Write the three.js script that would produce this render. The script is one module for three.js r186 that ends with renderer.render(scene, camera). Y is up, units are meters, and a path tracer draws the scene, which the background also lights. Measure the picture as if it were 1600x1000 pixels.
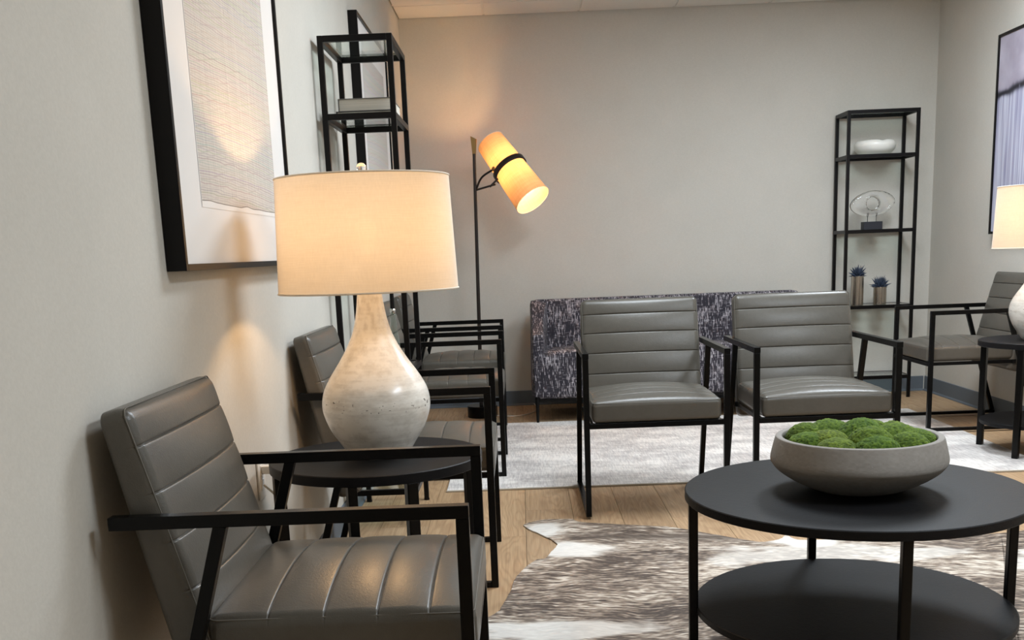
import * as THREE from 'three';
import { RoundedBoxGeometry } from 'three/addons/geometries/RoundedBoxGeometry.js';
import { RectAreaLightUniformsLib } from 'three/addons/lights/RectAreaLightUniformsLib.js';
import { mergeGeometries, mergeVertices, toCreasedNormals } from 'three/addons/utils/BufferGeometryUtils.js';

// ------------------------------------------------------------------ camera, light, exposure
const scene = new THREE.Scene();
scene.background = new THREE.Color(0x000000);
const FOCAL = 1657.7, CENTRE = 739.4;                              // pixels of the 1600 x 1000 frame; the photograph is the upper part of a taller picture
const camera = new THREE.PerspectiveCamera(2 * Math.atan(CENTRE / FOCAL) * 180 / Math.PI, 1600 / (2 * CENTRE), 0.05, 60);
camera.position.set(0, 1.0405, 0);
camera.rotation.set(-0.2058, 0.0143, -0.0393, 'YXZ');
camera.setViewOffset(1600, 2 * CENTRE, 0, 0, 1600, 1000);
const renderer = new THREE.WebGLRenderer({ antialias: true });
renderer.toneMapping = THREE.LinearToneMapping;
renderer.toneMappingExposure = 1.0;
renderer.shadowMap.enabled = true;
RectAreaLightUniformsLib.init();
const PANEL_LIGHT = 25.5, PANEL_COLOR = new THREE.Color().setRGB(0.905, 1.0, 1.085);
const BULB_COLOR = new THREE.Color().setRGB(1.0, 0.61, 0.29);
const TABLE_BULB = 0.47, FLOOR_BULB = 1.0;                          // candela

// ------------------------------------------------------------------ helpers
const V3 = (x, y, z) => new THREE.Vector3(x, y, z);
const rgb = (r, g, b) => new THREE.Color().setRGB(r / 255, g / 255, b / 255, THREE.SRGBColorSpace);
let seedState = 7;
const rnd = () => { seedState = (Math.imul(seedState, 1664525) + 1013904223) >>> 0; return seedState / 4294967296; };
const used = {};
function numbered(name) { const n = used[name] ?? 0; used[name] = n + 1; return n ? name + '_' + String(n).padStart(3, '0') : name; }
function shadows(o) { o.castShadow = true; o.receiveShadow = true; return o; }
function part(name, geometry, material, parent) {
  const m = shadows(new THREE.Mesh(geometry, material)); m.name = name; parent.add(m); return m;
}
function thing(name, label, category, [x, y, z] = [0, 0, 0], turn = 0, group) {
  const o = new THREE.Group(); o.name = numbered(name); o.position.set(x, y, z); o.rotation.y = turn;
  o.userData = { label, category }; if (group) o.userData.group = group;
  scene.add(o); return o;
}
function single(name, geometry, material, label, category, [x, y, z] = [0, 0, 0], turn = 0, group) {
  const o = shadows(new THREE.Mesh(geometry, material)); o.name = numbered(name); o.position.set(x, y, z); o.rotation.y = turn;
  o.userData = { label, category }; if (group) o.userData.group = group;
  scene.add(o); return o;
}
function structure(name, geometry, material) {
  const o = shadows(new THREE.Mesh(geometry, material)); o.name = name; o.userData = { kind: 'structure' }; scene.add(o); return o;
}
function copyOf(root, [x, y, z], turn, label, group) {
  const c = root.clone(); c.name = numbered(root.name.replace(/_\d+$/, '')); c.userData = { ...root.userData, label };
  if (group) c.userData.group = group;
  c.position.set(x, y, z); c.rotation.y = turn; scene.add(c); return c;
}
// box between two corners, with a small bevel
function bx(x0, x1, y0, y1, z0, z1, r = 0.0015, seg = 1) {
  const g = r > 0 ? new RoundedBoxGeometry(x1 - x0, y1 - y0, z1 - z0, seg, r) : new THREE.BoxGeometry(x1 - x0, y1 - y0, z1 - z0);
  g.translate((x0 + x1) / 2, (y0 + y1) / 2, (z0 + z1) / 2); return g;
}
// square bar from a to b
function bar(a, b, w, d = w, r = 0.0015) {
  const dir = b.clone().sub(a), len = dir.length();
  const g = new RoundedBoxGeometry(w, len, d, 1, r);
  const m = new THREE.Matrix4(), y = dir.normalize(), x = Math.abs(y.x) > 0.9 ? V3(0, 1, 0) : V3(1, 0, 0);
  const z = x.clone().cross(y).normalize(), xx = y.clone().cross(z).normalize();
  m.makeBasis(xx, y, z); g.applyMatrix4(m); g.translate((a.x + b.x) / 2, (a.y + b.y) / 2, (a.z + b.z) / 2); return g;
}
function rod(a, b, r0, r1 = r0, n = 20) {
  const dir = b.clone().sub(a), len = dir.length(), g = new THREE.CylinderGeometry(r1, r0, len, n);
  g.applyQuaternion(new THREE.Quaternion().setFromUnitVectors(V3(0, 1, 0), dir.normalize()));
  g.translate((a.x + b.x) / 2, (a.y + b.y) / 2, (a.z + b.z) / 2); return g;
}
const tube = (pts, r, n = 60, m = 8, closed = false) => new THREE.TubeGeometry(new THREE.CatmullRomCurve3(pts.map((p) => V3(...p)), closed), n, r, m, closed);
const lathe = (pts, n = 64) => new THREE.LatheGeometry(pts.map(([r, y]) => new THREE.Vector2(r, y)), n);
function smoothLathe(pts, steps = 60, n = 72) {
  const c = new THREE.CatmullRomCurve3(pts.map(([r, y]) => V3(r, y, 0)), false, 'catmullrom', 0.5);
  return new THREE.LatheGeometry(c.getPoints(steps).map((p) => new THREE.Vector2(Math.max(p.x, 0), p.y)), n);
}
// uv in metres, projected along the strongest axis of each face's normal (an object-space box mapping)
function boxUV(g, scale = 1) {
  g = g.index ? g.toNonIndexed() : g; if (!g.attributes.normal) g.computeVertexNormals();
  const p = g.attributes.position, n = g.attributes.normal, uv = new Float32Array(p.count * 2);
  for (let i = 0; i < p.count; i += 3) {
    let nx = 0, ny = 0, nz = 0;
    for (let k = 0; k < 3; k++) { nx += n.getX(i + k); ny += n.getY(i + k); nz += n.getZ(i + k); }
    nx = Math.abs(nx); ny = Math.abs(ny); nz = Math.abs(nz);
    for (let k = 0; k < 3; k++) {
      const x = p.getX(i + k), y = p.getY(i + k), z = p.getZ(i + k); let u, v;
      if (ny >= nx && ny >= nz) { u = x; v = z; } else if (nx >= nz) { u = z; v = y; } else { u = x; v = y; }
      uv[(i + k) * 2] = u * scale; uv[(i + k) * 2 + 1] = v * scale;
    }
  }
  g.setAttribute('uv', new THREE.BufferAttribute(uv, 2)); return g;
}
// ------------------------------------------------------------------ noise and textures
const PERM = new Uint8Array(512); { const a = [...Array(256).keys()]; for (let i = 255; i > 0; i--) { const j = Math.floor(rnd() * (i + 1)); [a[i], a[j]] = [a[j], a[i]]; } for (let i = 0; i < 512; i++) PERM[i] = a[i & 255]; }
const fade = (t) => t * t * (3 - 2 * t);
const mix = (a, b, t) => a + (b - a) * t;
const clamp = (x, a = 0, b = 1) => Math.min(b, Math.max(a, x));
const sstep = (a, b, x) => fade(clamp((x - a) / (b - a)));
function noise2(x, y, px = 256, py = 256) {                         // value noise, repeating with px, py
  const xi = Math.floor(x), yi = Math.floor(y), fx = fade(x - xi), fy = fade(y - yi);
  const m = (a, p) => ((a % p) + p) % p, x0 = m(xi, px), x1 = m(xi + 1, px), y0 = m(yi, py), y1 = m(yi + 1, py);
  const h = (a, b) => PERM[PERM[a & 255] + (b & 255)] / 255;
  return mix(mix(h(x0, y0), h(x1, y0), fx), mix(h(x0, y1), h(x1, y1), fx), fy);
}
function fbm(x, y, oct = 4, px = 256, py = 256) { let s = 0, a = 0.5, t = 0; for (let i = 0; i < oct; i++) { s += a * noise2(x, y, px, py); t += a; a *= 0.5; x *= 2; y *= 2; px *= 2; py *= 2; } return s / t; }
function noise3(x, y, z) {
  const xi = Math.floor(x), yi = Math.floor(y), zi = Math.floor(z), fx = fade(x - xi), fy = fade(y - yi), fz = fade(z - zi);
  const h = (a, b, c) => PERM[PERM[PERM[a & 255] + (b & 255)] + (c & 255)] / 255;
  const l = (k) => mix(mix(h(xi, yi, k), h(xi + 1, yi, k), fx), mix(h(xi, yi + 1, k), h(xi + 1, yi + 1, k), fx), fy);
  return mix(l(zi), l(zi + 1), fz);
}
function tex(w, h, fn, color = true, repeat = true) {
  const d = new Uint8Array(w * h * 4);
  for (let j = 0; j < h; j++) for (let i = 0; i < w; i++) {
    const c = fn(i / w, j / h), k = (j * w + i) * 4;
    if (typeof c === 'number') d[k] = d[k + 1] = d[k + 2] = clamp(c) * 255; else { d[k] = clamp(c[0], 0, 255); d[k + 1] = clamp(c[1], 0, 255); d[k + 2] = clamp(c[2], 0, 255); }
    d[k + 3] = 255;
  }
  const t = new THREE.DataTexture(d, w, h, THREE.RGBAFormat);
  t.magFilter = THREE.LinearFilter; t.minFilter = THREE.LinearMipmapLinearFilter; t.generateMipmaps = true;
  if (repeat) t.wrapS = t.wrapT = THREE.RepeatWrapping;
  if (color) t.colorSpace = THREE.SRGBColorSpace; t.needsUpdate = true; return t;
}
const scaled = (t, u, v) => { const c = t.clone(); c.repeat.set(u, v); c.needsUpdate = true; return c; };
const mix3 = (a, b, t) => [mix(a[0], b[0], t), mix(a[1], b[1], t), mix(a[2], b[2], t)];
const std = (o) => new THREE.MeshStandardMaterial(o);

// ------------------------------------------------------------------ materials
const grainBump = tex(512, 512, (u, v) => 0.6 * fbm(u * 128, v * 128, 2, 128, 128) + 0.4 * fbm(u * 24, v * 24, 3, 24, 24), false);
const paintTone = tex(512, 512, (u, v) => { const n = fbm(u * 6, v * 6, 5, 6, 6) - 0.5, f = fbm(u * 180, v * 220, 2, 180, 220) - 0.5, t = n * 6 + f * 7; return [199 + t, 195 + t, 186 + t]; });
const M = {};
M.wall = std({ map: scaled(paintTone, 1, 1), roughness: 0.86, bumpMap: scaled(grainBump, 2.5, 2.5), bumpScale: 0.0002 });
M.baseboard = std({ color: rgb(98, 106, 114), roughness: 0.55 });
M.ceilingTile = std({ color: rgb(226, 222, 214), roughness: 0.95, bumpMap: scaled(grainBump, 3, 3), bumpScale: 0.003 });
M.tee = std({ color: rgb(222, 219, 212), roughness: 0.5 });
M.slab = std({ color: rgb(120, 112, 100), roughness: 0.95 });
M.black = new THREE.MeshPhysicalMaterial({ color: rgb(12, 12, 12), roughness: 0.27, specularIntensity: 0.32 });
M.blackFrame = new THREE.MeshPhysicalMaterial({ color: rgb(15, 13, 13), roughness: 0.35, specularIntensity: 0.35 });
M.bronze = std({ color: rgb(34, 25, 21), roughness: 0.4, metalness: 0.2 });
M.brass = std({ color: rgb(150, 120, 76), roughness: 0.38, metalness: 0.9 });
M.steel = std({ color: rgb(190, 180, 168), roughness: 0.24, metalness: 1, bumpMap: scaled(tex(256, 64, (u, v) => noise2(u * 128, v * 2, 128, 2), false), 1, 1), bumpScale: 0.0004 });
M.chrome = std({ color: rgb(210, 208, 204), roughness: 0.12, metalness: 1 });
M.white = std({ color: rgb(232, 230, 224), roughness: 0.45 });
M.cord = std({ color: rgb(214, 208, 196), roughness: 0.6 });
M.darkCord = std({ color: rgb(70, 60, 50), roughness: 0.6 });
const topTone = tex(512, 512, (u, v) => { const n = fbm(u * 40, v * 160, 3, 40, 160) - 0.5, t = n * 7; return [20 + t * 0.6, 20 + t * 0.6, 22 + t * 0.6]; });
M.tabletop = new THREE.MeshPhysicalMaterial({ map: scaled(topTone, 1, 1), roughness: 0.48, specularIntensity: 0.3, bumpMap: scaled(grainBump, 4, 4), bumpScale: 0.0004 });
const leatherBump = tex(1024, 1024, (u, v) => { const a = fbm(u * 150, v * 150, 2, 150, 150), b = fbm(u * 9, v * 9, 4, 9, 9); return 0.45 * Math.abs(a - 0.5) * 2 + 0.55 * b; }, false);
const leatherTone = tex(512, 512, (u, v) => { const t = (fbm(u * 5, v * 5, 5, 5, 5) - 0.5) * 14 + (fbm(u * 90, v * 90, 2, 90, 90) - 0.5) * 6; return [85 + t * 0.8, 81 + t * 0.8, 74 + t * 0.8]; });
M.leather = new THREE.MeshPhysicalMaterial({ map: leatherTone, roughness: 0.34, bumpMap: scaled(leatherBump, 2, 2), bumpScale: 0.0004, specularIntensity: 0.9 });
M.thread = std({ color: rgb(104, 100, 92), roughness: 0.7 });
M.glass = new THREE.MeshPhysicalMaterial({ color: 0xf4fbf8, roughness: 0.02, transmission: 1, thickness: 0, ior: 1.5 });
M.solidGlass = new THREE.MeshPhysicalMaterial({ color: 0xffffff, roughness: 0.01, transmission: 1, thickness: 0.03, ior: 1.5, attenuationColor: new THREE.Color(0.93, 0.97, 0.95), attenuationDistance: 0.4 });

// ------------------------------------------------------------------ the room
const XL = -0.721, XR = 2.75, ZB = -7.268, ZF = 1.5, H = 2.53, T = 0.12;
function wallGeo(w, h, d) { return boxUV(new THREE.BoxGeometry(w, h, d)); }
{
  const wl = structure('wall_left', wallGeo(T, H + 0.3, ZF - ZB + 2 * T), M.wall); wl.position.set(XL - T / 2, (H + 0.3) / 2 - 0.1, (ZF + ZB) / 2);
  const wr = structure('wall_right', wallGeo(T, H + 0.3, ZF - ZB + 2 * T), M.wall); wr.position.set(XR + T / 2, (H + 0.3) / 2 - 0.1, (ZF + ZB) / 2);
  const wb = structure('wall_back', wallGeo(XR - XL, H + 0.3, T), M.wall); wb.position.set((XL + XR) / 2, (H + 0.3) / 2 - 0.1, ZB - T / 2);
  const wf = structure('wall_front', wallGeo(XR - XL, H + 0.3, T), M.wall); wf.position.set((XL + XR) / 2, (H + 0.3) / 2 - 0.1, ZF + T / 2);
  // baseboards: a flat vinyl strip with a small toe
  const profile = new THREE.Shape([[0, 0], [0.012, 0], [0.011, 0.006], [0.005, 0.014], [0.0045, 0.098], [0.002, 0.101], [0, 0.101]].map((p) => new THREE.Vector2(...p)));
  const strip = (len) => new THREE.ExtrudeGeometry(profile, { depth: len, bevelEnabled: false, steps: 1 });
  const bl = structure('baseboard_left', strip(ZF - ZB), M.baseboard); bl.position.set(XL, 0, ZB);
  const br = structure('baseboard_right', strip(ZF - ZB), M.baseboard); br.position.set(XR, 0, ZF); br.rotation.y = Math.PI;
  const bb = structure('baseboard_back', strip(XR - XL - 0.026), M.baseboard); bb.position.set(XR - 0.013, 0, ZB); bb.rotation.y = -Math.PI / 2;
  const bf = structure('baseboard_front', strip(XR - XL - 0.026), M.baseboard); bf.position.set(XL + 0.013, 0, ZF); bf.rotation.y = Math.PI / 2;
}
// floor of wood planks, each a piece
{
  const floor = structure('floor', bx(XL - T, XR + T, -0.14, -0.008, ZB - T, ZF + T, 0), M.slab);
  // grain: growth lines bent around a few hearts, running along v
  const grain = tex(1024, 2048, (u, v) => {
    const x = u * 5, y = v * 4;                                     // five plank widths, 4 m
    const warp = fbm(x * 1.6, y * 1.1, 4, 8, 4.4) - 0.5;
    const rings = Math.sin((x * 13 + warp * 26 + (fbm(x * 3 + 7, y * 3, 3, 15, 12) - 0.5) * 3) * 3.1);
    const line = Math.pow(0.5 + 0.5 * rings, 2.2), pore = fbm(x * 60, y * 7, 2, 300, 28), big = fbm(x * 0.8 + 3, y * 0.5, 3, 4, 2);
    const t = clamp(0.24 * line + 0.5 * (pore - 0.2) + 0.4 * (big - 0.3));
    return mix3([192, 163, 128], [138, 108, 79], t);
  });
  const grainRough = tex(256, 512, (u, v) => 0.5 + 0.16 * fbm(u * 100, v * 30, 2, 100, 30), false);
  const tones = [[1, 1, 1], [0.92, 0.91, 0.9], [1.04, 1.02, 1.0], [0.97, 0.94, 0.9]].map((c) => std({ map: grain, color: new THREE.Color().setRGB(...c), roughness: 0.95, roughnessMap: grainRough, bumpMap: grainRough, bumpScale: 0.0005 }));
  const W = 0.19, L = 1.22, cache = {};
  function plankGeo(len, variant) {
    const key = len.toFixed(3) + '_' + variant; if (cache[key]) return cache[key];
    const g = boxUV(bx(0.0006, W - 0.0006, -0.008, 0, 0.0006, len - 0.0006, 0.0007));
    const uv = g.attributes.uv; for (let i = 0; i < uv.count; i++) uv.setXY(i, uv.getX(i) / (W * 5) + (variant % 5) / 5, uv.getY(i) / 4 + variant * 0.27);
    return (cache[key] = g);
  }
  let row = 0;
  for (let x = XL - 0.05; x < XR; x += W, row++) {
    let z = ZB - 0.02 - [0, 0.4, 0.8, 0.2, 0.6, 1.0][row % 6];
    while (z < ZF) {
      const z0 = Math.max(z, ZB - 0.02), z1 = Math.min(z + L, ZF + 0.02);
      if (z1 - z0 > 0.03) {
        const p = part('plank', plankGeo(+(z1 - z0).toFixed(3), Math.floor(rnd() * 10)), tones[Math.floor(rnd() * 4)], floor);
        p.position.set(x, 0, z0);
      }
      z += L;
    }
  }
}
// suspended ceiling: tiles in a grid of tees, with flat lighting panels set into it
const CELL = 0.609, TX0 = -0.171, TZ0 = ZB + 0.35;
const PANELS = [[2, 5], [4, 3], [4, 9]];                          // column, row of the first of the two cells each panel fills
{
  const ceiling = structure('ceiling', bx(XL - T, XR + T, H + 0.03, H + 0.15, ZB - T, ZF + T, 0), M.tee);
  const xs = [XL]; for (let x = TX0; x < XR; x += CELL) xs.push(x); xs.push(XR);
  const zs = [ZB]; for (let z = TZ0; z < ZF; z += CELL) zs.push(z); zs.push(ZF);
  const cache = {};
  for (let i = 0; i + 1 < xs.length; i++) for (let j = 0; j + 1 < zs.length; j++) {
    if (PANELS.some(([a, b]) => a === i - 1 + 1 && (b === j || b + 1 === j))) continue;
    const w = xs[i + 1] - xs[i] - 0.014, d = zs[j + 1] - zs[j] - 0.014; if (w < 0.02 || d < 0.02) continue;
    const key = w.toFixed(3) + d.toFixed(3); cache[key] ??= boxUV(bx(-w / 2, w / 2, 0, 0.015, -d / 2, d / 2, 0.003));
    part('ceiling_tile', cache[key], M.ceilingTile, ceiling).position.set((xs[i] + xs[i + 1]) / 2, H, (zs[j] + zs[j + 1]) / 2);
  }
  for (const x of xs.slice(1, -1)) part('tee_bar', bx(x - 0.012, x + 0.012, H + 0.006, H + 0.03, ZB, ZF, 0.001), M.tee, ceiling);
  for (const z of zs.slice(1, -1)) part('tee_bar', bx(XL, XR, H + 0.0065, H + 0.029, z - 0.012, z + 0.012, 0.001), M.tee, ceiling);
  for (const [i, j] of PANELS) {
    const cx = (xs[i] + xs[i + 1]) / 2, cz = zs[j + 1], w = CELL - 0.03, d = 2 * CELL - 0.03;
    const t = thing('ceiling_light', 'flat white lighting panel set flush in the tiled ceiling', 'ceiling light', [cx, H, cz], 0, 'ceiling lighting panels');
    part('housing', bx(-w / 2, w / 2, 0.008, 0.03, -d / 2, d / 2, 0), M.white, t);
    part('diffuser', bx(-w / 2 + 0.012, w / 2 - 0.012, 0.003, 0.008, -d / 2 + 0.012, d / 2 - 0.012, 0), std({ color: 0xffffff, emissive: PANEL_COLOR, emissiveIntensity: 1.2, roughness: 0.7 }), t);
    const l = new THREE.RectAreaLight(PANEL_COLOR, PANEL_LIGHT, w - 0.03, d - 0.03); l.name = 'panel_light'; l.position.set(cx, H - 0.003, cz); l.lookAt(cx, 0, cz); l.castShadow = true; scene.add(l);
  }
}

// ------------------------------------------------------------------ rugs
const RUG = { x0: -0.36, x1: 2.345, z0: -6.45, z1: -4.615 };
{
  const weave = tex(1024, 1024, (u, v) => {
    const cross = 0.5 * noise2(u * 300, v * 26, 300, 26) + 0.5 * noise2(u * 22, v * 300, 22, 300), fine = noise2(u * 420, v * 420, 420, 420), worn = fbm(u * 7, v * 9, 5, 7, 9);
    const t = clamp((cross - 0.42) * 1.1 + (worn - 0.47) * 1.3 + (fine - 0.5) * 0.35 + 0.25);
    return mix3([226, 221, 215], [164, 158, 156], t);
  });
  const g = boxUV(bx(RUG.x0, RUG.x1, 0.0005, 0.010, RUG.z0, RUG.z1, 0.003));
  const rug = thing('area_rug', 'pale grey distressed woven rug under the armchairs and sofa', 'rug');
  part('pile', g, std({ map: scaled(weave, 0.9, 0.9), roughness: 0.95, bumpMap: scaled(weave, 0.9, 0.9), bumpScale: 0.002 }), rug);
  const edge = std({ color: rgb(176, 166, 150), roughness: 0.95 });
  for (const z of [RUG.z0, RUG.z1]) part('bound_edge', bx(RUG.x0 - 0.003, RUG.x1 + 0.003, 0.0005, 0.0085, z - 0.004, z + 0.004, 0.002), edge, rug);
}
{
  // the hide: outline on the floor, far side as seen, near side completed as the other half of the same skin
  const far = [[-0.139, -2.902], [-0.105, -2.964], [-0.091, -3.009], [-0.06, -3.189], [-0.05, -3.287], [-0.023, -3.39], [0.022, -3.496], [0.053, -3.508], [0.077, -3.592], [0.1, -3.672], [0.09, -3.725], [0.073, -3.771], [0.032, -3.849], [-0.011, -3.94], [-0.015, -3.985], [0.048, -4.04], [0.11, -4.045], [0.17, -4.035], [0.197, -3.99], [0.305, -3.945], [0.422, -3.905], [0.515, -3.872], [0.59, -3.818], [0.701, -3.713], [0.817, -3.617], [0.895, -3.65], [0.922, -3.7], [0.95, -3.625], [1.067, -3.615], [1.284, -3.6], [1.509, -3.604], [1.649, -3.619], [1.752, -3.648], [1.86, -3.71], [1.98, -3.80], [2.06, -3.79], [2.07, -3.70], [1.99, -3.57], [1.95, -3.42], [1.97, -3.2], [2.03, -3.0], [2.1, -2.86], [2.2, -2.74]];
  const mid = -2.745, near = far.slice().reverse().filter(([x, z]) => z < mid - 0.03).map(([x, z], i) => [x + 0.03 * Math.sin(i * 1.7), mid * 2 - z + 0.03 * Math.cos(i * 1.3)]);
  const ring = [...far, [2.24, -2.70], ...near.slice(1), [-0.137, -2.822]];
  const curve = new THREE.CatmullRomCurve3(ring.map(([x, z]) => V3(x, 0, z)), true, 'catmullrom', 0.35), pts = curve.getPoints(420).map((p, i) => new THREE.Vector2(p.x + 0.004 * (noise2(i * 0.9, 3) - 0.5), -(p.z + 0.004 * (noise2(i * 0.9, 9) - 0.5))));
  const g0 = new THREE.ExtrudeGeometry(new THREE.Shape(pts), { depth: 0.003, bevelEnabled: true, bevelThickness: 0.0012, bevelSize: 0.001, bevelSegments: 1, steps: 1 });
  g0.rotateX(-Math.PI / 2); g0.translate(0, 0.0016, 0);
  const BX = -0.3, BZ = -4.2, BW = 2.7, BD = 3.0, p = g0.attributes.position, uv = new Float32Array(p.count * 2);
  for (let i = 0; i < p.count; i++) { uv[i * 2] = (p.getX(i) - BX) / BW; uv[i * 2 + 1] = (p.getZ(i) - BZ) / BD; }
  g0.setAttribute('uv', new THREE.BufferAttribute(uv, 2));
  const blob = (x, z, cx, cz, rx, rz, k = 0.35) => { const d = Math.hypot((x - cx) / rx, (z - cz) / rz) + (fbm(x * 9 + 5, z * 14, 3) - 0.5) * k * 2; return 1 - sstep(0.7, 1.15, d); };
  const fur = (x, z) => {
    const bend = 0.06 * Math.sin(x * 2.3 + 1) - 0.10 * x + 0.22 * (fbm(x * 3, z * 3, 3) - 0.5), zz = z + bend;
    const s1 = fbm(x * 24 + 3 * fbm(x * 3, z * 3, 2), zz * 116, 4), s2 = fbm(x * 56, zz * 300, 2), big = fbm(x * 3.4 + 11, z * 5.2, 4);
    return { s1, s2, big };
  };
  const hideTex = tex(1400, 1560, (u, v) => {
    const x = BX + u * BW, z = BZ + v * BD, { s1, s2, big } = fur(x, z);
    const t = clamp((s1 - 0.47) * 1.6 + (s2 - 0.5) * 1.3 + (big - 0.47) * 1.0 + 0.31);
    let c = t < 0.5 ? mix3([70, 57, 48], [146, 129, 113], t * 2) : mix3([146, 129, 113], [212, 201, 187], t * 2 - 1);
    const band = Math.exp(-(((z + 3.78 - (x - 0.2) * 0.16) / 0.05) ** 2)) * sstep(0.08, 0.3, x) * (1 - sstep(0.75, 1.0, x));
    c = mix3(c, [70, 58, 49], 0.7 * band);
    const w = Math.max(blob(x, z, 0.16, -3.60, 0.16, 0.10), blob(x, z, 0.04, -3.90, 0.10, 0.10), blob(x, z, 0.06, -2.80, 0.24, 0.09, 0.5), blob(x, z, 0.97, -3.6, 0.12, 0.09), 0.75 * blob(x, z, 0.98, -3.45, 0.5, 0.12, 0.6), blob(x, z, 1.75, -3.25, 0.2, 0.2, 0.5), blob(x, z, 0.1, -1.9, 0.3, 0.2));
    return mix3(c, [226 + 12 * (s2 - 0.5), 221 + 12 * (s2 - 0.5), 214 + 12 * (s2 - 0.5)], w * 0.92);
  }, true, false);
  const hideBump = tex(1024, 1024, (u, v) => { const { s1, s2 } = fur(BX + u * BW, BZ + v * BD); return 0.5 * s1 + 0.5 * s2; }, false, false);
  single('cowhide_rug', g0, std({ map: hideTex, roughness: 0.72, bumpMap: hideBump, bumpScale: 0.004 }), 'brindled grey and white cowhide lying on the wood floor', 'rug', [0, 0, 0]);
}

// ------------------------------------------------------------------ armchairs
// a padded slab: width along x, length along z (0 .. len), thickness along y; cross seams at the given lengths on its top face
function cushion(w, len, th, r, seams, { crown = 0.018, puff = 0.0028, groove = 0.0042, taper = null } = {}) {
  const hw = w / 2, hl = len / 2, ht = th / 2, edge = [0, 0.08, 0.2, 0.36, 0.55, 0.77, 1];
  const span = (a, b, n) => [...Array(n)].map((_, k) => a + (b - a) * (k + 1) / (n + 1));
  // rows of vertices: close together at the rounded edges and at the seams
  const across = [...edge.map((f) => -hw + f * r), ...span(-hw + r, hw - r, 18), ...edge.map((f) => hw - f * r).reverse()];
  const high = [...edge.map((f) => -ht + f * r), ...span(-ht + r, ht - r, 3), ...edge.map((f) => ht - f * r).reverse()];
  const along = [...edge.map((f) => f * r)]; let last = r;
  for (const m of seams) { const o = [-0.007, -0.004, -0.0022, -0.0011, -0.0004, 0.0004, 0.0011, 0.0022, 0.004, 0.007]; along.push(...span(last, m + o[0], 8), ...o.map((d) => m + d)); last = m + o[9]; }
  along.push(...span(last, len - r, 8), ...edge.map((f) => len - f * r).reverse());
  const nx = across.length - 1, ny = high.length - 1, nz = along.length - 1;
  const g = new THREE.BoxGeometry(1, 1, 1, nx, ny, nz), p = g.attributes.position, bounds = [0, ...seams, len];
  for (let i = 0; i < p.count; i++) {
    let x = across[Math.round((p.getX(i) + 0.5) * nx)], y = high[Math.round((p.getY(i) + 0.5) * ny)], z = along[Math.round((p.getZ(i) + 0.5) * nz)] - hl;
    const q = V3(clamp(x, -hw + r, hw - r), clamp(y, -ht + r, ht - r), clamp(z, -hl + r, hl - r)), d = V3(x, y, z).sub(q);
    if (d.lengthSq() > 0) { d.normalize().multiplyScalar(r); x = q.x + d.x; y = q.y + d.y; z = q.z + d.z; }
    const s = z + hl, up = sstep(-0.2, 0.9, y / ht), k = bounds.findIndex((b, n) => n > 0 && s <= b + 1e-9), a = bounds[Math.max(k - 1, 0)], b = bounds[Math.max(k, 1)];
    const f = clamp((s - a) / (b - a)), ex = 1 - Math.pow(Math.abs(x) / hw, 4);
    let dy = crown * (1 - (x / hw) ** 2) * (1 - Math.pow(Math.abs(z / hl), 3) * 0.9) + puff * Math.pow(Math.sin(Math.PI * f), 0.6) * (0.35 + 0.65 * ex);
    let cut = 0; for (const m of seams) cut = Math.max(cut, Math.exp(-(((s - m) / 0.0014) ** 2)));
    dy -= groove * cut * (0.45 + 0.55 * ex);
    if (taper && y < 0) y *= taper(s / len);
    p.setXYZ(i, x * (1 + 0.012 * (1 - (z / hl) ** 2)), y + up * dy, z);
  }
  g.computeVertexNormals();
  return boxUV(g);
}
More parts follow.
